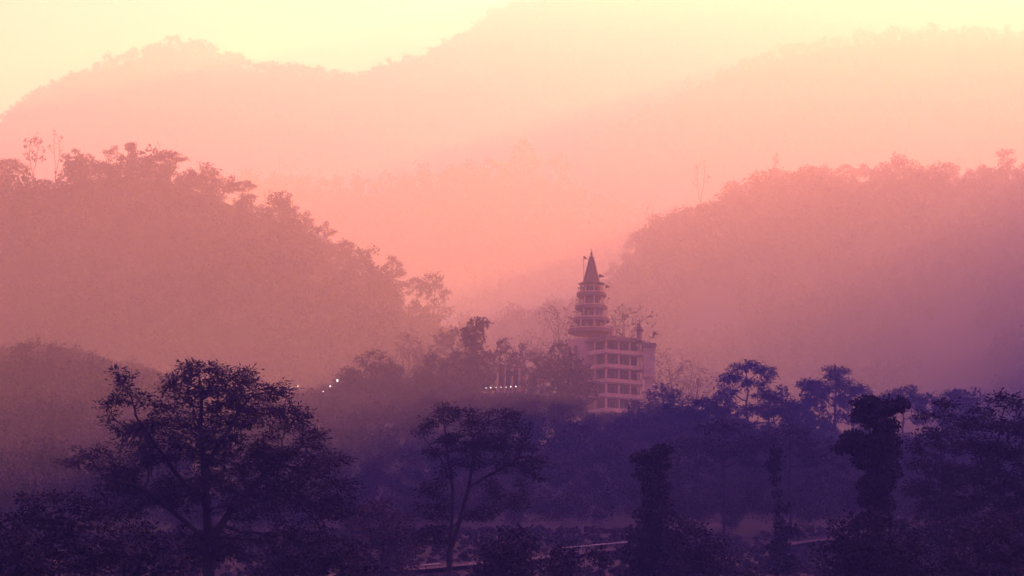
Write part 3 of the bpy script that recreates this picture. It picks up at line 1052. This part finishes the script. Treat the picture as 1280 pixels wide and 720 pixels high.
# ridges further back
for key, kind, var, px, top, wd, lab in [
        ('middle', 'bare', 0, 347, 192, .6, 'faint spindly bare tree on the middle ridge just right of the left hill'),
        ('middle', 'bare', 2, 396, 208, 1.0, 'faint low bare tree on the middle ridge right of the spindly one'),
        ('middle', 'round', 0, 447, 230, 1.0, 'small faint tree in the dip of the middle ridge'),
        ('middle', 'round', 1, 548, 216, 1.4, 'broad pale dome of a tree on the middle ridge left of centre'),
        ('middle', 'bare', 1, 576, 208, .8, 'ghostly thin tree next to the broad pale dome on the middle ridge'),
        ('middle', 'umbrella', 2, 612, 196, .8, 'ghostly flat tree left of the big pale dome on the middle ridge'),
        ('middle', 'round', 2, 656, 170, .85, 'big pale domed tree standing highest on the middle ridge'),
        ('middle', 'open', 2, 700, 190, .8, 'pale loose tree right of the big pale dome on the middle ridge'),
        ('third', 'open', 0, 866, 94, .9, 'pale tall tree on the peach ridge below the top right slope'),
        ('third', 'round', 1, 812, 128, 1.0, 'pale low tree left of the tall one on the peach ridge'),
        ('third', 'open', 1, 982, 52, .8, 'pale tree at the shoulder of the peach ridge near the top of the photo')]:
    on_hill(key, kind, var, px, top, wd, lab, fwd=4.0)

# round the temple and on its knoll
for Y, kind, var, px, top, wd, lab in [
        (642, 'twiggy', 0, 699, 372, .75, 'leafless twiggy tree left of the temple tower against the pink haze'),
        (640, 'twiggy', 1, 773, 374, 1.05, 'broad leafless dome of twigs right behind the temple tower'),
        (650, 'twiggy', 2, 838, 434, 1.1, 'low reddish twiggy tree right behind the temple stair block'),
        (655, 'twiggy', 0, 872, 452, 1.1, 'low hazy twiggy bush tree right of the one behind the stair block'),
        (670, 'open', 0, 510, 412, .8, 'hazy vase shaped tree behind the left end of the knoll'),
        (690, 'round', 2, 556, 402, .9, 'hazy tree behind the knoll left of the dark column tree'),
        (520, 'round', 2, 28, 420, 1.1, 'dim tall round tree below the left hill at the left edge of the photo'),
        (515, 'open', 0, 70, 428, 1.1, 'dim loose tree second from the left edge below the left hill'),
        (530, 'round', 1, 118, 440, 1.0, 'dim round tree just above the upper left boughs of the huge spreading tree'),
        (560, 'round', 0, 463, 434, 1.25, 'big dark round tree at the left end of the temple knoll'),
        (555, 'round', 2, 437, 456, 1.1, 'dark low round tree against the left side of the big one on the knoll'),
        (566, 'round', 1, 490, 450, 1.1, 'dark bushy tree against the right side of the big round one on the knoll'),
        (560, 'round', 1, 392, 487, .9, 'small dark ball shaped tree alone left of the knoll, beside the bright lamps'),
        (565, 'round', 2, 542, 440, 1.15, 'dark domed tree left of the dark column tree on the knoll'),
        (570, 'round', 0, 573, 434, 1.2, 'broad dark tree right below the dark column tree on the knoll'),
        (578, 'column', 1, 595, 396, 1.25, 'dark bottle shaped ivy column tree sticking up from the knoll left of the temple'),
        (590, 'open', 1, 628, 421, 1.05, 'dark flat crowned tree above the low hall'),
        (596, 'open', 2, 655, 428, .8, 'small dark round crowned tree above the right end of the hall'),
        (590, 'round', 2, 612, 436, .7, 'dark bushy tree above the left end of the hall'),
        (588, 'round', 1, 676, 440, .7, 'dark bushy tree above the white posted shelter'),
        (578, 'round', 0, 704, 423, 1.05, 'large dark tree that hides the lower left side of the temple'),
        (574, 'round', 2, 724, 446, .95, 'dark tree over the left foot of the temple block'),
        (577, 'open', 0, 634, 446, .75, 'dark loose tree standing before the columns of the low hall'),
        (579, 'round', 1, 662, 458, .8, 'dark low tree between the hall and the white posted shelter'),
        (579, 'open', 2, 690, 456, .7, 'dark low tree right of the white posted shelter'),
        (540, 'round', 1, 830, 478, 1.3, 'smooth dark round tree over the right foot of the temple'),
        (545, 'round', 0, 862, 494, 1.0, 'dark low tree right of the smooth round one at the temple foot'),
        (535, 'round', 2, 795, 498, 1.0, 'dark low tree left of the smooth round one at the temple foot')]:
    on_ground(Y, kind, var, px, top, wd, lab)

# the hazy wood on the right, in front of the right hill
for Y, kind, var, px, top, wd, lab in [
        (560, 'umbrella', 0, 933, 449, .85, 'tall flat topped tree with stacked boughs right of the temple, clear above the wood'),
        (560, 'umbrella', 1, 1043, 455, .85, 'tall open tree with long level boughs left of the dark ivy column'),
        (470, 'umbrella', 2, 884, 492, .9, 'dark layered tree left of and below the tall flat topped tree'),
        (490, 'umbrella', 1, 962, 486, 1.0, 'layered tree directly right of the tall flat topped tree'),
        (500, 'open', 0, 1000, 505, .9, 'hazy loose tree between the two tall layered trees'),
        (530, 'umbrella', 2, 1128, 478, .9, 'hazy layered tree just right of the dark ivy column'),
        (525, 'open', 1, 1163, 488, .9, 'hazy open tree right of the layered one beside the ivy column'),
        (520, 'umbrella', 0, 1192, 484, .7, 'hazy thin flat tree above the dark wood at the right edge'),
        (555, 'round', 1, 905, 484, .9, 'hazy bushy tree filling the gap left under the tall flat topped tree'),
        (550, 'open', 2, 975, 480, 1.0, 'hazy loose tree between the two tall trees, level with the temple foot'),
        (565, 'round', 2, 1015, 478, 1.0, 'hazy domed tree under the left boughs of the tall open tree'),
        (545, 'open', 0, 1072, 482, 1.0, 'hazy loose tree behind the ragged top of the tall ivy column'),
        (560, 'round', 0, 1215, 482, 1.0, 'hazy round tree behind the dark wood at the right edge'),
        (340, 'umbrella', 1, 905, 520, 1.1, 'dim spreading tree below the dark layered tree right of the temple'),
        (350, 'umbrella', 0, 985, 530, 1.0, 'dim spreading tree in the middle of the right wood'),
        (345, 'open', 2, 1035, 545, 1.1, 'dim loose tree left of the ivy column, half way up the photo'),
        (330, 'open', 0, 855, 545, .9, 'dim loose tree behind the small ivy column on the slope')]:
    on_ground(Y, kind, var, px, top, wd, lab)


# ------------------------------------------------------------------ the near trees, each grown into its own outline
def near_tree(name, label, Y, base_px, blobs, trunks, **kw):
    """blobs: (photo x, photo y, half width, half height in photo pixels, depth offset in half widths)."""
    bx = P(base_px, 500, Y)[0]
    bz = float(ground_z(np.array([bx]), np.array([Y]))[0]) - .4
    b0 = np.array([bx, Y, bz])
    q = m_per_px(Y)

    def pt(px, py, dy=0.0):
        return P(px, py, Y) - b0 + np.array([0, dy, 0])
    bl = []
    for b in blobs:
        px, py, rw, rh = b[:4]
        dy = b[4] if len(b) > 4 else 0.0
        c = pt(px, py, dy * rw * q)
        bl.append((*c, rw * q, rw * q * 1.1, rh * q))
    ex = []
    fat = kw.pop('fat', 1.0)
    for b in kw.pop('ivy', ()):
        c = pt(b[0], b[1])
        ex.append((*c, b[2] * q * fat, b[2] * q * fat, b[3] * q * 1.1, b[4] * fat))
    th = kw.pop('thick', 1.0)
    ex = [(*q_[:6], int(q_[6] * th)) for q_ in ex]
    tr = []
    for i, line in enumerate(trunks):
        pts = [pt(*p) for p in line]
        if i == 0: pts = [np.array([0, 0, -.3])] + pts
        tr.append(pts)
    t = make_tree(name, bl, tr, extra=ex, **kw)
    t.location = b0
    return prop(t, label, 'tree')


near_tree('spreading_tree', 'huge dark spreading tree with layered feathery sprays, nearest tree in the left half', 180, 262,
          [(250, 468, 38, 16), (300, 470, 34, 16, .5), (345, 490, 26, 14, -.4), (215, 482, 24, 16, .5), (152, 478, 24, 14), (140, 500, 22, 12, .6), (178, 500, 22, 14, -.5),
           (165, 530, 42, 14, .3), (215, 530, 34, 16, -.6), (262, 510, 40, 26, .7), (310, 520, 38, 24, -.6), (358, 520, 32, 18, .4), (385, 545, 30, 16), (120, 565, 28, 9), (95, 580, 20, 7), (150, 585, 40, 10, .5),
           (200, 570, 36, 16, -.7), (250, 560, 40, 24, -.9), (310, 570, 44, 26, .8), (365, 580, 44, 22, -.5), (410, 575, 28, 16, .3), (425, 605, 28, 12), (390, 625, 46, 20, .6), (330, 630, 50, 24, -.8),
           (430, 640, 30, 14, -.4), (370, 670, 52, 22, .5), (300, 680, 46, 24, -.9), (190, 620, 44, 14, .7), (230, 620, 34, 20, -.9), (150, 640, 40, 14, -.4), (240, 690, 44, 24, .9), (420, 690, 40, 20), (205, 500, 26, 22, -.3), (235, 490, 30, 22, .2), (285, 485, 34, 26, -.8), (330, 500, 30, 22, .6), (185, 550, 36, 18, -.6), (280, 545, 40, 24, .2), (340, 555, 40, 22, .9), (395, 585, 34, 18, -.8), (150, 605, 36, 10, .8), (270, 600, 44, 26, .9), (350, 605, 44, 22, -.2)],
          [[(262, 740), (261, 680), (258, 630), (255, 585), (250, 535), (252, 500)], [(261, 680), (241, 660, -.5), (217, 640, -.8), (183, 612, -1), (130, 598, -.6)], [(258, 630), (225, 598, .8), (200, 565, 1.2), (172, 530, 1)],
           [(261, 680), (285, 640, .8), (308, 612, 1.2), (345, 575, 1)], [(255, 585), (280, 550, -.8), (305, 510, -1)]],
          seed=11, n_attr=3000, D=.40, di=3.0, dk=.58, tip=.024, kind='spray', per=32, L=.31, W=.10, spread=.32, reach=1.9, leaf='leaf', rmax=.55, up=.10, jit=.18)

near_tree('slender_tree', 'dark slender tree with an open layered crown and forked limbs in the middle foreground', 210, 562,
          [(552, 512, 18, 10), (540, 530, 22, 11, .4), (580, 520, 26, 12, -.4), (628, 518, 24, 10), (605, 530, 26, 12, .5), (525, 540, 12, 8), (645, 535, 24, 10), (572, 550, 34, 12, .6), (615, 555, 34, 14, -.5),
           (655, 560, 24, 10, .3), (545, 568, 18, 10, -.4), (668, 580, 20, 12), (640, 582, 22, 12, .6), (675, 600, 14, 8), (590, 580, 26, 12, -.6), (555, 590, 16, 10, .3), (652, 608, 12, 6), (640, 632, 22, 8), (620, 622, 18, 7, .5),
           (530, 615, 16, 12), (545, 640, 20, 14, .5), (520, 630, 10, 10), (600, 645, 26, 10, -.4), (535, 670, 26, 14)],
          [[(561, 720), (564, 660), (566, 610), (560, 570), (556, 535)], [(564, 690), (574, 650, .6), (586, 608, .8), (612, 592, .8), (640, 577, .6)], [(566, 610), (552, 575, -.6), (530, 548, -.6)], [(586, 608), (592, 570, -.5), (600, 540, -.4)],
           [(564, 660), (590, 640, -.8), (625, 632, -.8)]],
          seed=12, n_attr=1000, D=.40, di=3.2, dk=.58, tip=.022, kind='spray', per=32, L=.30, W=.10, spread=.30, reach=1.9, leaf='leaf', rmax=.4, up=.1, jit=.18)

near_tree('ivy_clad_tree', 'tall dark ivy smothered tree with a ragged double top right of centre', 190, 1097,
          [(1088, 505, 22, 10), (1118, 508, 18, 10)], [[(1094, 700), (1096, 620), (1098, 560), (1092, 505)], [(1098, 560), (1112, 525), (1118, 508)]],
          ivy=[(1085, 504, 18, 9, 340), (1100, 512, 22, 9, 340), (1120, 507, 17, 10, 330), (1074, 520, 12, 9, 200), (1096, 526, 20, 12, 340), (1112, 532, 12, 9, 220), (1066, 548, 15, 11, 260), (1052, 560, 12, 8, 200), (1078, 558, 22, 12, 340), (1104, 550, 20, 14, 340), (1108, 568, 18, 12, 320),
               (1085, 577, 20, 10, 320), (1105, 590, 20, 14, 340), (1095, 607, 22, 14, 340), (1088, 626, 15, 12, 300), (1104, 630, 14, 12, 260), (1093, 650, 20, 13, 320), (1098, 680, 22, 18, 340), (1090, 715, 26, 20, 340)],
          fat=1.22, seed=13, n_attr=150, D=.4, di=2.5, dk=.6, tip=.02, kind='tuft', per=12, L=.31, W=.2, spread=.3, leaf='leaf_dark', thick=1.5)
near_tree('ivy_clad_tree', 'shorter dark ivy smothered tree with a forked knob top left of the tall one', 205, 822,
          [(807, 574, 14, 10), (828, 562, 12, 8)], [[(820, 720), (821, 650), (819, 600), (810, 575)], [(819, 610), (826, 580), (828, 564)]],
          ivy=[(806, 573, 16, 10, 320), (828, 562, 12, 8, 260), (822, 578, 16, 10, 320), (815, 592, 20, 11, 320), (820, 610, 17, 11, 320), (822, 628, 16, 12, 300), (812, 645, 17, 12, 300), (828, 648, 16, 12, 300), (810, 668, 26, 14, 360), (832, 676, 20, 16, 340), (800, 692, 24, 16, 360), (824, 704, 30, 18, 360), (806, 724, 30, 16, 360)],
          fat=1.28, seed=14, n_attr=120, D=.4, di=2.5, dk=.6, tip=.02, kind='tuft', per=12, L=.31, W=.2, spread=.3, leaf='leaf_dark', thick=1.5)
near_tree('slender_tree', 'thin dark lumpy stemmed tree standing between the two ivy smothered trees', 250, 973,
          [(968, 575, 8, 8)], [[(974, 700), (972, 640), (968, 570)]],
          ivy=[(969, 566, 9, 8, 130), (966, 582, 12, 9, 170), (969, 600, 8, 8, 110), (972, 618, 7, 8, 90), (977, 634, 12, 9, 150), (974, 650, 9, 8, 120), (982, 664, 18, 11, 240), (974, 684, 16, 12, 220), (980, 706, 22, 14, 260)],
          seed=15, n_attr=70, D=.45, di=2.5, dk=.6, tip=.02, kind='tuft', per=9, L=.42, W=.27, spread=.3, leaf='leaf_dark')


def bushy(name, label, Y, px, blobs, seed, leaf='leaf_dark', per=28, n=320, cat_kind='tuft'):
    top = min(b[1] for b in blobs)
    low = max(b[1] + b[3] * .3 for b in blobs)
    return near_tree(name, label, Y, px, blobs, [[(px, low), (px + 2, (low + top) / 2)]], seed=seed, n_attr=n, D=.42, di=3.0, dk=.6, tip=.018, kind=cat_kind, per=per, L=.31, W=.17, spread=.32, reach=2.0, leaf=leaf, rmax=.35)


bushy('bushy_tree', 'dark lumpy bush tree leaning on the right side of the shorter ivy smothered tree', 195, 868,
      [(858, 656, 20, 12), (872, 668, 22, 14, .5), (848, 672, 16, 12), (888, 684, 22, 12, -.4), (866, 694, 26, 14), (900, 706, 30, 14, .4), (860, 716, 34, 12), (930, 716, 16, 8)], 21)
bushy('bushy_tree', 'big black bush filling the foot of the tall ivy smothered tree', 178, 1078,
      [(1070, 655, 30, 14), (1100, 648, 26, 12, .4), (1050, 675, 26, 16), (1090, 680, 44, 20, -.4), (1130, 690, 36, 22, .4), (1060, 706, 44, 20), (1110, 716, 50, 16), (1150, 715, 36, 16)], 22, n=520)
bushy('bushy_tree', 'dark domed bush at the bottom edge right of the slender forked tree', 185, 640,
      [(640, 668, 24, 10), (618, 680, 22, 12), (655, 682, 20, 12, .4), (636, 698, 36, 16), (604, 706, 20, 14), (660, 710, 18, 12), (632, 722, 44, 12)], 23, n=420)
bushy('bushy_tree', 'small dark bush with a flat top beside the lane at the bottom edge', 190, 704,
      [(705, 684, 14, 7), (692, 696, 14, 10), (712, 702, 14, 12), (700, 716, 26, 12)], 24, n=220)
bushy('sapling', 'small dark leaning sapling before the pale clearing at the bottom edge', 200, 748,
      [(746, 692, 14, 5), (754, 700, 12, 7), (738, 702, 8, 5), (752, 716, 8, 6)], 25, n=120)
bushy('bushy_tree', 'dark feathery tree rising left of the huge spreading tree near the left edge', 160, 62,
      [(45, 628, 22, 12), (80, 622, 22, 10, .4), (110, 632, 20, 10), (30, 650, 24, 14), (65, 655, 34, 18, .5), (105, 662, 34, 18, -.4), (50, 690, 40, 22), (100, 700, 44, 22, .4), (140, 690, 30, 20)], 26, n=560, cat_kind='spray')
bushy('bushy_tree', 'black bush in the bottom left corner of the photo', 150, 0,
      [(-10, 655, 24, 14), (18, 668, 22, 14), (-30, 690, 40, 22), (20, 702, 34, 20, .4), (50, 716, 30, 14), (0, 730, 50, 16)], 27, n=420)
bushy('bushy_tree', 'dark bush under the left boughs of the huge spreading tree', 168, 175,
      [(160, 665, 24, 12), (190, 672, 26, 14, .4), (165, 695, 36, 18), (205, 705, 30, 18), (185, 722, 46, 14)], 28, n=360)
bushy('bushy_tree', 'dim reddish tree between the huge spreading tree and the slender forked tree', 245, 478,
      [(470, 636, 24, 12), (500, 648, 22, 12), (450, 655, 22, 12), (480, 668, 36, 16), (510, 680, 22, 14), (455, 690, 30, 16), (490, 705, 34, 14)], 29, leaf='leaf_dry', n=380, cat_kind='spray')
bushy('bushy_tree', 'dark bush under the right boughs of the huge spreading tree', 172, 400,
      [(350, 690, 30, 14), (390, 682, 26, 12), (430, 690, 28, 14, .4), (380, 708, 44, 16), (440, 714, 34, 14), (330, 716, 34, 14)], 30, n=360)
# the dark wood at the right edge
near_tree('spreading_tree', 'dark feathery tree with a high ragged crown at the right edge of the photo', 215, 1252,
          [(1258, 500, 24, 8), (1232, 512, 24, 8, .4), (1275, 512, 20, 9), (1215, 530, 22, 8), (1250, 535, 34, 12, -.4), (1290, 540, 28, 14), (1222, 556, 28, 11, .5), (1262, 566, 38, 16), (1300, 580, 34, 20), (1230, 590, 34, 16, -.4), (1270, 610, 44, 22), (1225, 630, 34, 18), (1280, 650, 44, 24)],
          [[(1252, 740), (1250, 660), (1250, 600), (1248, 550), (1254, 515)], [(1250, 640), (1230, 600, .8), (1220, 560, .8)], [(1250, 610), (1272, 575, -.6), (1280, 535, -.6)]],
          seed=31, n_attr=620, D=.45, di=3.0, dk=.65, tip=.018, kind='spray', per=34, L=.40, W=.15, spread=.4, reach=2.0, leaf='leaf_dark', rmax=.4)
near_tree('spreading_tree', 'dark layered tree between the tall ivy smothered tree and the right edge', 225, 1178,
          [(1180, 505, 20, 7), (1158, 522, 20, 7), (1198, 525, 22, 8, .4), (1170, 545, 30, 10, -.4), (1150, 560, 22, 9), (1200, 560, 26, 11), (1165, 580, 34, 14, .4), (1195, 600, 34, 16), (1150, 610, 28, 14), (1175, 635, 40, 18, -.4), (1200, 665, 40, 20), (1150, 665, 32, 18)],
          [[(1178, 740), (1176, 660), (1178, 600), (1176, 550), (1180, 512)], [(1176, 640), (1160, 600, .6), (1152, 565, .6)], [(1178, 600), (1195, 570, -.6), (1200, 530, -.6)]],
          seed=32, n_attr=520, D=.45, di=3.0, dk=.65, tip=.018, kind='spray', per=34, L=.40, W=.15, spread=.4, reach=2.0, leaf='leaf_dark', rmax=.4)
bushy('bushy_tree', 'black bush in the bottom right corner of the photo', 165, 1240,
      [(1220, 665, 30, 14), (1260, 655, 30, 16), (1200, 690, 34, 18), (1245, 695, 44, 20, .4), (1285, 690, 40, 24), (1225, 716, 50, 16), (1280, 722, 50, 16)], 33, n=480)


# ------------------------------------------------------------------ the lane with its white rail, and the brighter lamps
def ribbon(name, pts, width, lift, m):
    V, Fq = [], []
    pts = [np.array(p) for p in pts]
    for i, p in enumerate(pts):
        d = pts[min(i + 1, len(pts) - 1)] - pts[max(i - 1, 0)]
        s = np.array([-d[1], d[0], 0]); s /= np.linalg.norm(s)
        for k in (-1, 1):
            q = p + s * k * width / 2
            V.append((q[0], q[1], p[2] + lift))
    for i in range(len(pts) - 1):
        Fq.append((2 * i, 2 * i + 2, 2 * i + 3, 2 * i + 1))
    return mesh_obj(name, V, [np.array(Fq)], m)


M['rail_paint'] = mat('rail_paint', (0.28, 0.26, 0.25), scale=1, var=.2)
M['asphalt'] = mat('asphalt', (0.075, 0.06, 0.065), scale=.8, var=.25)
lane = []
for t in np.linspace(-.9, 2.0, 60):
    x = ROAD_A[0] + t * (ROAD_B[0] - ROAD_A[0]); y = float(road_y(x))
    lane.append((x, y, float(ground_z(np.array([x]), np.array([y]))[0]) + .25))
prop(ribbon('road', lane, 3.6, 0.0, M['asphalt']), kind='structure')
g = MB()                                      # the bank that carries the lane


def guard_rail(px0, py0, px1, py1, Y0, Y1, label):
    a, b = P(px0, py0, Y0), P(px1, py1, Y1)
    n = max(2, int(np.linalg.norm(b - a) / 2.0))
    t = empty('guard_rail', a)
    prop(t, label, 'railing')
    r = MB()
    for i in range(n):
        p0 = (b - a) * i / n; p1 = (b - a) * (i + 1) / n
        sag = [0, 0]
        r.tube(p0, p1, .075, .075, 6)
    r.build('rail', M['rail_paint'], t)
    for i in range(n + 1):
        p0 = (b - a) * i / n
        w0 = a + p0
        gz = float(ground_z(np.array([w0[0]]), np.array([w0[1]]))[0]) - .3 - a[2]
        g = MB(); g.tube((p0[0], p0[1], min(gz, p0[2] - .8)), (p0[0], p0[1], p0[2] - .05), .05, .05, 5)
        g.build('post', M['iron'], t)


guard_rail(478, 710.5, 550, 704.8, 258, 266.3, 'thin white rail along the lane left of the slender forked tree')
guard_rail(700, 685.5, 784, 677.5, 284, 294, 'thin white rail along the lane behind the small bushes right of centre')

for px, py, Y, r, lab in [(421.5, 475.6, 556, .30, 'brightest lit globe lamp beside the big round tree left of the knoll'),
                          (413.0, 482.6, 556, .2, 'lit globe lamp just below and left of the brightest one'),
                          (403.8, 489.2, 556, .13, 'smallest lit lamp at the low end beside the ball shaped tree'),
                          (372.3, 482.6, 556, .13, 'faint lit lamp touching the outer right boughs of the huge spreading tree'),
                          (366.0, 484.6, 556, .15, 'lit lamp half hidden by the huge spreading tree'),
                          (515.5, 474.6, 556, .08, 'tiny lit lamp in the dip right of the big round tree')]:
    q = P(px, py, Y)
    h = max(1.5, q[2] - float(ground_z(np.array([q[0]]), np.array([q[1]]))[0]))
    lamp('street_lamp', (q[0], q[1], q[2] - h), h, r, lab, 'lamp')
